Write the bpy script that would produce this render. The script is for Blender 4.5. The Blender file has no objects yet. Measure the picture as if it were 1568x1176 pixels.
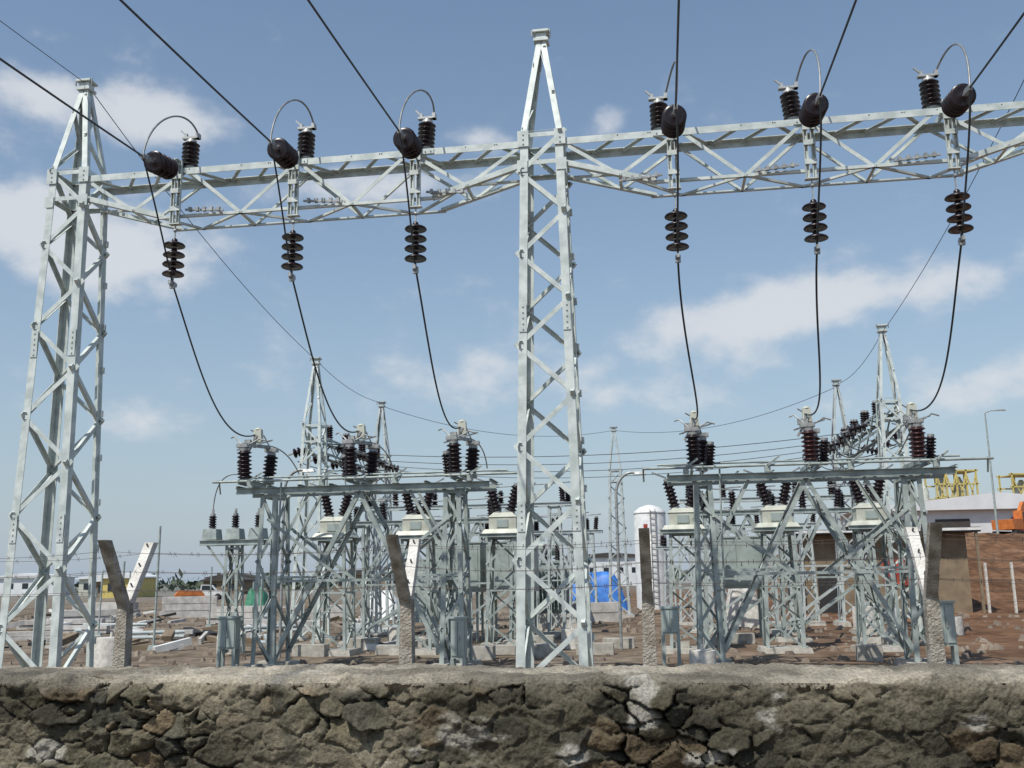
import bpy, math, random
import numpy as np
from mathutils import Vector, Matrix
random.seed(7); np.random.seed(7)
sc=bpy.context.scene
YAW=math.radians(-8.5)
ROOT=Matrix.Translation((0.65,17,0))@Matrix.Rotation(YAW,4,'Z')   # substation grid: x along gantry, y away
IDM=Matrix.Identity(4)

# ------------------------------------------------------------------ materials
def newmat(name):
    m=bpy.data.materials.new(name); m.use_nodes=True
    nt=m.node_tree; b=nt.nodes['Principled BSDF']; return m,nt,b
def mat(name,c1,c2=None,scale=6,rough=.6,metal=0,bump=0,bscale=40,spec=.5,detail=4,lo=.35,hi=.65):
    m,nt,b=newmat(name); N=nt.nodes; L=nt.links
    c2=c2 or tuple(x*.75 for x in c1)
    tc=N.new('ShaderNodeTexCoord'); no=N.new('ShaderNodeTexNoise')
    no.inputs['Scale'].default_value=scale; no.inputs['Detail'].default_value=detail
    L.new(tc.outputs['Object'],no.inputs['Vector'])
    r=N.new('ShaderNodeValToRGB'); r.color_ramp.elements[0].position=lo; r.color_ramp.elements[1].position=hi
    r.color_ramp.elements[0].color=(*c2,1); r.color_ramp.elements[1].color=(*c1,1)
    L.new(no.outputs['Fac'],r.inputs['Fac']); L.new(r.outputs['Color'],b.inputs['Base Color'])
    b.inputs['Roughness'].default_value=rough; b.inputs['Metallic'].default_value=metal
    b.inputs['Specular IOR Level'].default_value=spec
    if bump:
        n2=N.new('ShaderNodeTexNoise'); n2.inputs['Scale'].default_value=bscale; n2.inputs['Detail'].default_value=6
        L.new(tc.outputs['Object'],n2.inputs['Vector'])
        bp=N.new('ShaderNodeBump'); bp.inputs['Strength'].default_value=bump; bp.inputs['Distance'].default_value=.02
        L.new(n2.outputs['Fac'],bp.inputs['Height']); L.new(bp.outputs['Normal'],b.inputs['Normal'])
    return m
STEEL=mat('galvanised_steel',(.62,.665,.635),(.43,.48,.46),5,.5,.1)
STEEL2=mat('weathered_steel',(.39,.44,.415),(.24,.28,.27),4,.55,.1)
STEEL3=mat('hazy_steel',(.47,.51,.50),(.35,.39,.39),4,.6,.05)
PORC=mat('brown_porcelain',(.022,.012,.015),(.010,.007,.010),8,.3,spec=.4)
PORCR=mat('red_porcelain',(.06,.022,.022),(.03,.012,.015),8,.3,spec=.4)
DARK=mat('dark_conductor',(.07,.075,.08),(.04,.045,.05),5,.5,.4)
ALU=mat('aluminium_cable',(.30,.31,.31),(.18,.19,.19),5,.5,.4)
CAP=mat('cast_fitting',(.42,.43,.42),(.24,.25,.25),9,.5,.4)
CONC=mat('concrete',(.48,.46,.41),(.33,.31,.27),7,.9,0,.5,60)
CONCL=mat('pale_and_sunlit_concrete',(.70,.68,.63),(.50,.47,.42),10,.9,0,.6,70)  # pale concrete; on the fence-post arms it stands in for sunlight
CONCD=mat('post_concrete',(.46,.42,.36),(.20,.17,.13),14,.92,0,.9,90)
CREAM=mat('cream_paint',(.55,.56,.48),(.40,.41,.34),4,.45)
GREY=mat('grey_green_paint',(.36,.42,.40),(.27,.32,.30),3,.5)
WHITE=mat('white_paint',(.78,.78,.76),(.62,.62,.60),3,.45)
BROWNW=mat('brown_plaster',(.26,.20,.13),(.18,.135,.09),2,.9,0,.3,30)
DROOF=mat('dark_roof',(.06,.055,.05),(.04,.035,.03),3,.7)
YEL=mat('yellow_paint',(.62,.50,.16),(.5,.40,.12),3,.5)
ORG=mat('orange_paint',(.62,.20,.05),(.45,.13,.03),3,.5)
BLUE=mat('blue_tarp',(.04,.20,.60),(.03,.13,.42),4,.5)
GREEN=mat('green_tarp',(.05,.25,.14),(.03,.16,.09),4,.6)
RED=mat('red_paint',(.45,.07,.04),(.3,.04,.03),4,.5)
RUB=mat('rubber_dark',(.03,.03,.03),(.02,.02,.02),5,.8)
GLASS=mat('dark_glass',(.03,.04,.05),(.02,.03,.04),3,.1)
STONE=mat('loose_stone',(.28,.23,.18),(.13,.10,.08),1.5,.95)
LEAF=mat('foliage',(.08,.10,.06),(.045,.06,.04),.5,.9)
CORR=mat('white_sheet',(.70,.71,.72),(.60,.61,.62),.6,.5)

# ------------------------------------------------------------------ mesh builder
class MB:
    def __init__(s): s.v=[];s.f=[];s.m=[];s.sm=[];s.mats=[];s.cur=0
    def use(s,mt):
        if mt not in s.mats: s.mats.append(mt)
        s.cur=s.mats.index(mt); return s
    def add(s,vs,fs,sm=False):
        o=len(s.v); s.v+= [tuple(x) for x in vs]
        for f in fs: s.f.append(tuple(i+o for i in f)); s.m.append(s.cur); s.sm.append(sm)
    def prof(s,p,q,u,v,pts):
        p=Vector(p);q=Vector(q);n=len(pts)
        vs=[p+u*a+v*b for a,b in pts]+[q+u*a+v*b for a,b in pts]
        fs=[(i,(i+1)%n,n+(i+1)%n,n+i) for i in range(n)]+[tuple(range(n))[::-1],tuple(range(n,2*n))]
        s.add(vs,fs)
    def leg(s,p,q,u,v,w,t=.014):
        s.prof(p,q,Vector(u),Vector(v),[(0,0),(w,0),(w,t),(t,t),(t,w),(0,w)])
    def brace(s,p,q,w,nrm,t=.01,off=0):
        p=Vector(p);q=Vector(q);nrm=Vector(nrm).normalized();d=(q-p)
        if d.length<1e-4:return
        d.normalize(); u=d.cross(nrm)
        if u.length<1e-3: nrm=Vector((1,0,0)) if abs(d.x)<.9 else Vector((0,1,0)); u=d.cross(nrm)
        u.normalize(); v=u.cross(d).normalized()
        if v.dot(nrm)>0: v=-v
        h=w/2; p=p-v*off;q=q-v*off
        s.prof(p,q,u,v,[(-h,0),(h,0),(h,t),(-h+t,t),(-h+t,w*.8),(-h,w*.8)])
    def bar(s,p,q,w,h=None,up=(0,0,1)):
        h=h or w;p=Vector(p);q=Vector(q);d=(q-p).normalized();up=Vector(up)
        if abs(d.dot(up))>.95: up=Vector((0,1,0))
        u=d.cross(up).normalized();v=u.cross(d).normalized();a=w/2;b=h/2
        s.prof(p,q,u,v,[(-a,-b),(a,-b),(a,b),(-a,b)])
    def chan(s,p,q,w,h,open_dir,t=.012):
        p=Vector(p);q=Vector(q);u=Vector(open_dir).normalized();d=(q-p).normalized();v=d.cross(u).normalized();b=h/2
        s.prof(p,q,u,v,[(0,-b),(w,-b),(w,-b+t),(t,-b+t),(t,b-t),(w,b-t),(w,b),(0,b)])
    def box(s,c,sz):
        x,y,z=c;a,b,h=sz[0]/2,sz[1]/2,sz[2]/2
        s.prof((x,y,z-h),(x,y,z+h),Vector((1,0,0)),Vector((0,1,0)),[(-a,-b),(a,-b),(a,b),(-a,b)])
    def frus(s,c,w0,d0,w1,d1,h):
        x,y,z=c
        vs=[(x+a*w0/2,y+b*d0/2,z) for a,b in((-1,-1),(1,-1),(1,1),(-1,1))]+[(x+a*w1/2,y+b*d1/2,z+h) for a,b in((-1,-1),(1,-1),(1,1),(-1,1))]
        s.add(vs,[(3,2,1,0),(4,5,6,7),(0,1,5,4),(1,2,6,5),(2,3,7,6),(3,0,4,7)])
    def tube(s,pts,r,seg=6):
        pts=[Vector(p) for p in pts];n=len(pts);vs=[];pu=None
        for i,p in enumerate(pts):
            d=(pts[min(i+1,n-1)]-pts[max(i-1,0)]).normalized()
            if pu is None:
                pu=d.cross(Vector((0,0,1)))
                if pu.length<.05: pu=d.cross(Vector((1,0,0)))
            u=(pu-d*pu.dot(d)).normalized();pu=u;v=d.cross(u)
            rr=r[i] if isinstance(r,(list,tuple)) else r
            for k in range(seg):
                a=2*math.pi*k/seg; vs.append(p+u*math.cos(a)*rr+v*math.sin(a)*rr)
        fs=[(i*seg+k,i*seg+(k+1)%seg,(i+1)*seg+(k+1)%seg,(i+1)*seg+k) for i in range(n-1) for k in range(seg)]
        s.add(vs,fs,True); s.add(vs[:seg],[tuple(range(seg))]); s.add(vs[-seg:],[tuple(range(seg))])
    def lathe(s,base,axis,pr,seg=16,sm=True):
        base=Vector(base);d=Vector(axis).normalized();u=d.cross(Vector((0,0,1)))
        if u.length<.05:u=Vector((1,0,0))
        u.normalize();v=d.cross(u);vs=[]
        for r,h in pr:
            for k in range(seg):
                a=2*math.pi*k/seg;vs.append(base+d*h+u*math.cos(a)*r+v*math.sin(a)*r)
        n=len(pr)
        s.add(vs,[(i*seg+k,i*seg+(k+1)%seg,(i+1)*seg+(k+1)%seg,(i+1)*seg+k) for i in range(n-1) for k in range(seg)],sm)
        s.add(vs[:seg],[tuple(range(seg))[::-1]]); s.add(vs[-seg:],[tuple(range(seg))])
    def poly(s,pts,o,u,v,w,depth):
        o=Vector(o);u=Vector(u);v=Vector(v);w=Vector(w).normalized()
        s.prof(o-w*depth/2,o+w*depth/2,u,v,pts)
    def done(s,name,M=ROOT,parent=None):
        a=np.array(s.v); lo=a.min(0);hi=a.max(0); o=Vector(((lo[0]+hi[0])/2,(lo[1]+hi[1])/2,lo[2]))
        me=bpy.data.meshes.new(name); me.from_pydata([tuple(Vector(p)-o) for p in s.v],[],s.f)
        for mt in s.mats: me.materials.append(mt)
        me.polygons.foreach_set('material_index',s.m); me.polygons.foreach_set('use_smooth',s.sm); me.update()
        ob=bpy.data.objects.new(name,me); sc.collection.objects.link(ob)
        ob.matrix_world=M@Matrix.Translation(o); return ob
def bez(p0,p1,p2,n=20):
    p0,p1,p2=map(Vector,(p0,p1,p2));return [p0*(1-t)**2+p1*2*t*(1-t)+p2*t*t for t in [i/n for i in range(n+1)]]
def bez3(p0,p1,p2,p3,n=24):
    p0,p1,p2,p3=map(Vector,(p0,p1,p2,p3));return [p0*(1-t)**3+p1*3*t*(1-t)**2+p2*3*t*t*(1-t)+p3*t**3 for t in [i/n for i in range(n+1)]]
def cat(p,q,sag,n=24):
    p,q=Vector(p),Vector(q);return [p.lerp(q,i/n)-Vector((0,0,4*sag*(i/n)*(1-i/n))) for i in range(n+1)]

# ------------------------------------------------------------------ lattice helpers
def lattice(mb,cx,cy,w0,w1,z0,z1,npan,leg,br,grow=1.0,skip_top=False,phase=0,horiz=(),over=.03):
    def P(sx,sy,z):
        t=(z-z0)/(z1-z0)
        wx=(w0[0]*(1-t)+w1[0]*t)/2; wy=(w0[1]*(1-t)+w1[1]*t)/2
        return Vector((cx+sx*wx,cy+sy*wy,z))
    for sx in(-1,1):
        for sy in(-1,1):
            mb.leg(P(sx,sy,z0),P(sx,sy,z1),(-sx,0,0),(0,-sy,0),leg)
    hs=[grow**(-i) for i in range(npan)];T=sum(hs);zs=[z0]
    for h in hs: zs.append(zs[-1]+h/T*(z1-z0))
    faces=[((-1,-1),(1,-1),(0,-1,0)),((1,-1),(1,1),(1,0,0)),((1,1),(-1,1),(0,1,0)),((-1,1),(-1,-1),(-1,0,0))]
    for fi,(a,b,nm) in enumerate(faces):
        for i in range(npan):
            k=(i+phase+(fi%2))%2
            p=P(*(a if k else b),zs[i]);q=P(*(b if k else a),zs[i+1])
            d=(q-p).normalized()
            mb.brace(p-d*over,q+d*over*1.5,br*random.uniform(.95,1.05),nm,off=-.012)
        for z in horiz:
            mb.brace(P(*a,z),P(*b,z),br,nm,off=-.014)
    return P
def gantry_tower(s,n,wb=1.18,wt=.76,zt=9.72,zap=11.72,npan=11,leg=.145,br=.082,M=None,phase=0,name='steel_lattice_tower'):
    mb=MB().use(M or STEEL)
    lattice(mb,s,n,(wb,wb),(wt,wt),.15,zt,npan,leg,br,1.035,phase=phase,horiz=(zt-.02,zt-.55),over=.05)
    k=(zap-zt)
    P=lattice(mb,s,n,(wt,wt),(.16,.16),zt,zap,1,leg*.75,br*.01+.004,horiz=(zt+k*.03,),over=0)
    for a,b,nm in [((-1,-1),(1,-1),(0,-1,0)),((1,1),(-1,1),(0,1,0)),((1,-1),(1,1),(1,0,0)),((-1,1),(-1,-1),(-1,0,0))]:
        zz=[zt+k*.05,zt+k*.42,zt+k*.72,zt+k*.93]
        for i in range(3 if abs(nm[0]) else 0):
            p=P(*(a if i%2 else b),zz[i]);q=P(*(b if i%2 else a),zz[i+1]); mb.brace(p,q,br*.8,nm,off=-.012)
    for z,h,w in((zap-.02,.05,.27),(zap+.06,.12,.2),(zap+.15,.04,.3)):
        mb.box((s,n,z),(w,w,h))
    mb.use(CAP)
    for sx in(-1,1):
        mb.lathe((s+sx*.17,n-.1,zap+.05),(0,0,1),[(.015,0),(.015,.13)],6)
    mb.use(STEEL if M is None else M)
    for sx in(-1,1):
        for sy in(-1,1):
            mb.box((s+sx*(wb/2-.03),n+sy*(wb/2-.03),.16),(.3,.3,.03))
    mb.use(CONC)
    for sx in(-1,1):
        for sy in(-1,1): mb.frus((s+sx*(wb/2-.03),n+sy*(wb/2-.03),-.2),.5,.5,.42,.42,.34)
    mb.use(STEEL if M is None else M)
    if leg>.11:
        for i in range(11):
            z=.9+i*.84; t=(z-.15)/(zt-.15);w=(wb*(1-t)+wt*t)/2
            mb.box((s+w+.02,n+w-.04,z),(.05,.06,.12)); mb.box((s-w-.02,n+w-.04,z+.4),(.05,.06,.12))
        for z in(2.9,6.3):
            t=(z-.15)/(zt-.15);w=(wb*(1-t)+wt*t)/2
            for sx in(-1,1):
                mb.box((s+sx*(w-.075),n-w-.014,z),(.13,.012,.5))
                for q in range(5): mb.lathe((s+sx*(w-.075),n-w-.02,z-.2+q*.1),(0,-1,0),[(.016,0),(.016,.016)],6)
        for sx in(-1,1):
            mb.box((s+sx*(wt/2-.05),n-wt/2-.025,zt-.1),(.2,.014,.3)); mb.box((s+sx*(wt/2-.03),n-wt/2-.025,zt-.62),(.18,.014,.22))
            for q in range(3): mb.lathe((s+sx*(wt/2-.05),n-wt/2-.03,zt-.2+q*.09),(0,-1,0),[(.016,0),(.016,.018)],6)
    return mb.done(name)

# ------------------------------------------------------------------ insulators
def sheds(r,h,n,core=.5):
    pr=[(r*core,0)];st=h/n
    for i in range(n):
        z=i*st
        pr+=[(r*core,z+st*.08),(r*.97,z+st*.35),(r,z+st*.47),(r*.93,z+st*.56),(r*core,z+st*.85)]
    pr.append((r*core,h));return pr
def disc(mb,p,d,r):
    mb.use(PORC); mb.lathe(p,d,[(r*.25,-.02),(r*.4,0),(r*.6,.012),(r*.9,.04),(r,.065),(r*.97,.08),(r*.7,.072),(r*.35,.08),(r*.2,.09)],20)
    mb.use(PORC); mb.lathe(Vector(p)+Vector(d).normalized()*-.07,d,[(r*.16,0),(r*.26,.02),(r*.27,.06)],10)

# ================================================================== MAIN GANTRY
for s,ph in((-9.15,0),(0,1),(9.15,0)): gantry_tower(s,0,phase=ph,zap=11.72 if s>=0 else 11.6)

ZT=9.60;ZB=8.62;HN=.36
def gantry_beam(sa,sb,name='lattice_gantry_beam'):
    mb=MB().use(STEEL)
    a=sa+.3;b=sb-.3; i1=sa+2.0; i2=sb-2.0
    def zb(s):
        if s<i1: return 9.12+(ZB-9.12)*(s-a)/(i1-a)
        if s>i2: return ZB+(9.12-ZB)*(s-i2)/(b-i2)
        return ZB
    for sy in(-1,1):
        mb.leg((a,sy*HN,ZT),(b,sy*HN,ZT),(0,-sy,0),(0,0,-1),.125)
        mb.leg((i1-.1,sy*HN,ZB),(i2+.1,sy*HN,ZB),(0,-sy,0),(0,0,1),.055)
        mb.leg((a,sy*HN,9.12),(i1,sy*HN,ZB),(0,-sy,0),(0,0,1),.10)
        mb.leg((i2,sy*HN,ZB),(b,sy*HN,9.12),(0,-sy,0),(0,0,1),.10)
    n=8;xs=[a+(b-a)*i/n for i in range(n+1)]
    for i in range(n):
        for sy in(-1,1):
            p=(xs[i],sy*HN,ZT-.04 if (i%2==0) else zb(xs[i])+.02);q=(xs[i+1],sy*HN,zb(xs[i+1])+.02 if i%2==0 else ZT-.04)
            mb.brace(p,q,.065,(0,sy,0),off=-.012)
        k=1 if i%2 else -1
        m_=(xs[i]+xs[i+1])/2
        mb.brace((xs[i],k*HN,ZT-.02),(m_,-k*HN,ZT-.02),.055,(0,0,1));mb.brace((m_,-k*HN,ZT-.02),(xs[i+1],k*HN,ZT-.02),.055,(0,0,1))
        mb.brace((xs[i],-k*HN,zb(xs[i])),(xs[i+1],k*HN,zb(xs[i+1])),.05,(0,0,-1))
        if i%2: mb.brace((xs[i],-HN,zb(xs[i])),(xs[i],HN,zb(xs[i])),.05,(0,0,-1))
    for sy in(-1,):
        for f in(.22,.5,.78):
            s=a+(b-a)*f; mb.box((s,sy*(HN+.012),ZT-.055),(.42,.01,.1))
            for k in range(4): mb.box((s-.15+k*.1,sy*(HN+.025),ZT-.055),(.02,.02,.02))
    return mb,zb
PH=[6.9,4.6,2.3]
for sg in(-1,1):
    sa,sb=(-9.15,0) if sg<0 else (0,9.15)
    mb,zb=gantry_beam(sa,sb)
    for p in PH:
        s=sg*p
        for dx in(-.06,.06): mb.chan((s+dx,-HN-.03,ZB-.12),(s+dx,-HN-.03,ZT+.12),.05,.07,(0,-1,0))
        mb.chan((s,-HN-.2,ZT+.07),(s,HN+.05,ZT+.07),.06,.1,(1,0,0))
        mb.box((s,-HN-.02,ZB-.14),(.22,.12,.02))
        for z in(ZB+.15,ZB+.5,ZT-.2): mb.box((s,-HN-.09,z),(.2,.015,.09))
        mb.use(CAP)
        mb.bar((s+.2*sg*-1,-HN-.06,ZB+.12),(s+.95*sg*-1,-HN-.06,ZB+.06),.035)
        for k in range(5): mb.box((s-sg*(.3+k*.14),-HN-.06,ZB+.12-k*.008),(.05,.07,.08))
        mb.use(STEEL)
    mb.done('lattice_gantry_beam')

SC=[(-7.5,5.0),(-5.0,5.0),(-2.62,5.0),(2.58,5.0),(4.98,5.0),(7.15,5.0)]
land=dict(zip([-6.9,-4.6,-2.3,2.3,4.6,6.9],SC))
for idx,s in enumerate([-6.9,-4.6,-2.3,2.3,4.6,6.9]):
    off=.14 if s<0 else -.2
    mb=MB().use(CAP); b=Vector((s+off,-.22,ZT+.06)); ax=Vector((random.uniform(-.05,.05)-(.06 if s>0 else -.03),0,1))
    mb.lathe(b-Vector((0,0,.03)),(0,0,1),[(.12,0),(.12,.035)],12)
    mb.use(PORC); mb.lathe(b,ax,sheds(.165,.50,6,.6),18)
    t=b+ax.normalized()*.50
    mb.use(CAP); mb.lathe(t,ax,[(.1,0),(.1,.04),(.06,.05),(.06,.09)],12)
    mb.box(t+Vector((0,0,.10)),(.34,.1,.04)); mb.box(t+Vector((.13,0,.13)),(.06,.12,.1)); mb.box(t+Vector((-.11,0,.15)),(.05,.06,.09)); mb.bar(t+Vector((-.1,0,.15)),t+Vector((-.22,0,.27)),.03)
    mb.done('post_insulator')
    mb=MB(); d=Vector((random.uniform(-.04,.04),-1,-.12+random.uniform(-.05,.03))).normalized(); p0=Vector((s,-HN-.06,ZT-.12))
    mb.use(CAP); mb.bar(p0,p0+d*.22,.03); mb.box(p0+Vector((0,0,0)),(.08,.05,.1))
    for k in range(4): disc(mb,p0+d*(.28+k*.17),d,.205)
    e=p0+d*1.0
    mb.use(CAP); mb.bar(p0+d*.85,e,.035); mb.bar(e,e+d*.28,.06,.08)
    for q in(.06,.14,.22): mb.lathe(e+d*q-Vector((0,0,.06)),(0,0,1),[(.02,0),(.02,.12)],6)
    mb.done('strain_insulator_string')
    e2=e+d*.25
    mb=MB(); top=Vector((s,-HN-.02,ZB-.14)); hx=.05 if s<0 else .14
    mb.use(CAP); mb.bar(top,top-Vector((0,0,.24+hx)),.022)
    mb.lathe(top-Vector((0,0,.12)),(1,0,0),[(.035,-.02),(.035,.02)],10)
    for k in range(4): disc(mb,top-Vector((0,0,.30+hx+k*.185)),(random.uniform(-.03,.03),random.uniform(-.03,.03),-1),.20)
    bt=top-Vector((0,0,1.10+hx))
    mb.use(CAP);mb.bar(top-Vector((0,0,.9+hx)),bt,.028); mb.box(bt,(.05,.26,.07)); mb.box(bt-Vector((0,0,.03)),(.09,.06,.12))
    mb.done('suspension_insulator_string')
    mb=MB().use(DARK)
    mb.tube(cat(e2,e2+Vector((0,-46,.6)),.95,40),.017)
    mb.done('overhead_conductor')
    tt=t+Vector((.13,0,.16)); hgt_=.52 if s<0 else .62
    mb=MB().use(ALU)
    lean=random.uniform(-.1,.15) if s<0 else random.uniform(.1,.35)
    mb.tube(bez3(e2,e2+Vector((0 if s<0 else .12,.12,hgt_*random.uniform(1.5,1.9))),tt+Vector((lean,-.35,hgt_*random.uniform(.9,1.2))),tt),.018)
    mb.done('jumper_cable')
    mb=MB().use(DARK)
    q=land[s]; L=Vector((q[0],q[1],5.28))
    mb.tube(bez3(e2,e2+Vector((.05,.25,-.5)),bt+Vector((0,-.35,.6)),bt,14),.017)
    mb.tube(bez3(bt,bt+Vector((0.0,1.2,-1.3)),L+Vector((.25 if s>0 else -.05,-1.8,-.5)),L,28),.018)
    mb.done('dropper_cable')

# ================================================================== DISCONNECTOR STRUCTURES (front row)
def post(mb,p,r,h,n,ax=(0,0,1),m=None,seg=14):
    mb.use(CAP); mb.lathe(p,ax,[(r*.8,0),(r*.8,.04)],seg)
    a=Vector(ax).normalized()
    mb.use(m or PORC); mb.lathe(Vector(p)+a*.04,ax,sheds(r,h-.1,n,.62),seg)
    mb.use(CAP); mb.lathe(Vector(p)+a*(h-.06),ax,[(r*.6,0),(r*.6,.06)],seg)
def front_structure(sg):
    c0,c1=sorted((sg*2.72,sg*6.95)); n0=5.0
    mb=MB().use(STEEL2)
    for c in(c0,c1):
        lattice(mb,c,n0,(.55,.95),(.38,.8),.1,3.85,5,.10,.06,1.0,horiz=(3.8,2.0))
    a,b=c0-.75,c1+.85
    for y in(n0-.45,n0+.45):
        mb.chan((a,y,3.93),(b,y,3.93),.06,.14,(0,1 if y>n0 else -1,0))
    for k in range(9):
        x=a+(b-a)*k/8; mb.chan((x,n0-.5,4.02),(x,n0+.5,4.02),.05,.07,(1,0,0))
    mid=(c0+c1)/2
    for y,nm in((n0-.42,(0,-1,0)),(n0+.42,(0,1,0))):
        for c,dr in((c0,1),(c1,-1)):
            mb.brace((mid,y,3.86),(c+dr*.25,y,.35),.095,nm)
            mb.brace((c,y,3.3),(mid-dr*.3,y,1.9),.065,nm,off=.02)
            mb.brace((c+dr*.1,y,2.3),(c+dr*.95,y,3.86),.07,nm,off=-.02)
            mb.brace((c,y,2.0),(c+dr*1.35,y,2.0),.05,nm)
        mb.brace((c0,y,1.92),(c1,y,1.92),.06,nm,off=.01)
    for c,dr in((c0,1),(c1,-1)):
        for k in range(7):
            t0=.1+k*.125;t1=t0+.125
            A=Vector((mid,n0,3.86));B=Vector((c+dr*.25,n0,.35));sgn=1 if k%2 else -1
            p=A.lerp(B,t0)+Vector((0,.42*sgn,0));q=A.lerp(B,t1)-Vector((0,.42*sgn,0)); mb.brace(p,q,.045,(1,0,0))
    mb.tube([(a-.5,n0-.62,4.14),(b+.7,n0-.62,4.14)],.028,8)
    mb.tube([(a-.2,n0+.2,4.3),(b+.3,n0+.2,4.3)],.022,8)
    for x in(a-.5,b+.7): mb.tube([(x,n0-.62,4.14),(x+.0,n0-.3,4.2),(x,n0-.2,3.9)],.02,6)
    for k in range(4):
        x=a+.4+k*(b-a-.8)/3; mb.bar((x,n0-.72,4.14),(x+.25,n0-.6,4.32),.04); mb.box((x,n0-.62,4.06),(.12,.1,.12))
    mb.tube([(c0+.35,n0-.55,4.1),(c0+.3,n0-.6,1.2)],.022,6)
    mb.use(CONC)
    for c in(c0,c1):
        for sx in(-1,1):
            for sy in(-1,1): mb.frus((c+sx*.25,n0+sy*.45,-.1),.42,.42,.36,.36,.24)
    mb.done('disconnector_support_structure')
    xs=[q[0] for q in SC if q[0]*sg>0]
    for x in xs:
        mb=MB().use(STEEL2)
        mb.chan((x-.1,n0-.65,4.12),(x-.1,n0+.75,4.12),.05,.1,(1,0,0)); mb.chan((x+.12,n0-.65,4.12),(x+.12,n0+.75,4.12),.05,.1,(1,0,0))
        PM=PORCR if sg>0 and x>3 else PORC
        post(mb,(x-.02,n0-.42,4.18),.17,.74,7,(-.02,-.10,1),PM)
        post(mb,(x+.16,n0+.50,4.18),.17,.74,7,(.06,.06,1),PM)
        post(mb,(x-.26 if sg<0 else x+.3,n0+.05,4.18),.12,.58,7,(-.12 if sg<0 else .12,0,1),PORC)
        mb.use(CAP)
        mb.bar((x-.06,n0-.5,5.0),(x+.14,n0+.6,5.06),.05,.08); mb.box((x-.05,n0-.49,4.97),(.3,.16,.09)); mb.box((x+.2,n0+.54,4.98),(.3,.16,.09))
        mb.tube([(x-.1,n0-.5,5.0),(x-.3,n0-.45,5.2),(x-.40,n0-.4,5.17)],.018)
        mb.tube([(x+.1,n0-.5,5.0),(x+.3,n0-.45,5.12),(x+.45,n0-.4,5.08)],.018)
        mb.tube([(x+.2,n0+.5,5.0),(x+.1,n0+.3,5.3),(x-.15,n0+.1,5.42)],.016)
        mb.bar((x-.30,n0-.3,4.9),(x+.4,n0+.1,5.16),.035); mb.bar((x-.2,n0,4.8),(x+.1,n0-.1,5.25),.045); mb.box((x-.12,n0-.1,5.1),(.14,.1,.12))
        mb.tube(bez((x+.1,n0+.56,5.1),(x+.35,n0+1.2,5.1),(x+.2,n0+2.4,4.6)),.016)
        mb.bar((x,n0,4.98),(x,n0,5.3),.05)
        mb.use(CREAM); mb.frus((x+.04,n0+.1,5.12),.21,.16,.17,.13,.30)
        mb.lathe((x+.04,n0+.1,5.42),(0,0,1),[(.085,0),(.07,.03),(.02,.05)],10)
        mb.done('disconnector_switch')
front_structure(-1); front_structure(1)

# ================================================================== CURRENT TRANSFORMERS (2nd row)
def breaker(s,n):
    mb=MB().use(STEEL2)
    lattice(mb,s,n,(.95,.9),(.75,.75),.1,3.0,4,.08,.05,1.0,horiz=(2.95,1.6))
    mb.use(CREAM); mb.frus((s,n,3.06),1.1,.8,.95,.65,.12); mb.box((s,n,3.34),(.72,.56,.32)); mb.frus((s,n,3.5),.78,.6,.5,.4,.12)
    mb.use(GREY);mb.box((s,n-.29,3.33),(.3,.02,.2))
    mb.use(STEEL2); mb.chan((s-.6,n-.4,3.02),(s+.6,n-.4,3.02),.05,.1,(0,-1,0)); mb.chan((s-.6,n+.4,3.02),(s+.6,n+.4,3.02),.05,.1,(0,1,0))
    post(mb,(s-.18,n,3.62),.15,.8,7,(-.25,0,1)); post(mb,(s+.18,n,3.62),.15,.8,7,(.25,0,1))
    mb.use(CAP); mb.bar((s-.38,n,4.42),(s-.75,n-.1,4.56),.04); mb.bar((s+.38,n,4.42),(s+.7,n+.1,4.6),.04)
    mb.use(CONC); mb.frus((s,n,-.1),1.3,1.2,1.2,1.1,.22)
    mb.done('current_transformer')
for s in(-7,-4.7,-2.35,2.35,4.7,7): breaker(s,9.5)
def rack(s0,s1,n,z,name='busbar_support_structure',w=.6,cols=3,ins=5,r=.12,h=.6,braces=True):
    mb=MB().use(STEEL2)
    for i in range(cols):
        c=s0+(s1-s0)*i/max(1,cols-1)
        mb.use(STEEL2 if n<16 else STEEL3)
        lattice(mb,c,n,(w,w),(w*.7,w*.7),.1,z,5,.08,.05,1.0,phase=i%2,horiz=(z-.05,))
        mb.use(CONC); mb.frus((c,n,-.1),w+.4,w+.4,w+.3,w+.3,.25); mb.use(STEEL2 if n<16 else STEEL3)
    for y in(n-w*.35,n+w*.35):
        mb.chan((s0-.6,y,z+.05),(s1+.6,y,z+.05),.05,.12,(0,1 if y>n else -1,0))
        if braces and cols>1:
            for i in range(cols-1):
                a=s0+(s1-s0)*i/(cols-1);b=s0+(s1-s0)*(i+1)/(cols-1)
                mb.brace((a,y,z*.45),((a+b)/2,y,z),.06,(0,-1,0)); mb.brace((b,y,z*.45),((a+b)/2,y,z),.06,(0,-1,0))
                mb.brace((a,y,z*.5),(b,y,z*.5),.05,(0,-1,0)); mb.brace((a,y,.3),(b,y,z*.5),.05,(0,-1,0))
    for k in range(ins):
        x=s0-.3+(s1-s0+.6)*k/max(1,ins-1)
        post(mb,(x,n-w*.2,z+.11),r,h,6,(random.uniform(-.1,.1),0,1),seg=10)
        if k%2==0: post(mb,(x+.15,n+w*.3,z+.11),r,h*.8,6,(0,0,1),seg=10)
        mb.use(CAP); mb.bar((x-.2,n-w*.2,z+h+.16),(x+.25,n,z+h+.2),.04)
    mb.use(ALU); mb.tube(cat((s0-.3,n,z+h+.2),(s1+.3,n,z+h+.2),.12),.02)
    return mb.done(name)
rack(-7.3,-2.4,12.6,3.55,ins=6); rack(3.2,7.4,12.6,3.6,ins=6)
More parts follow.
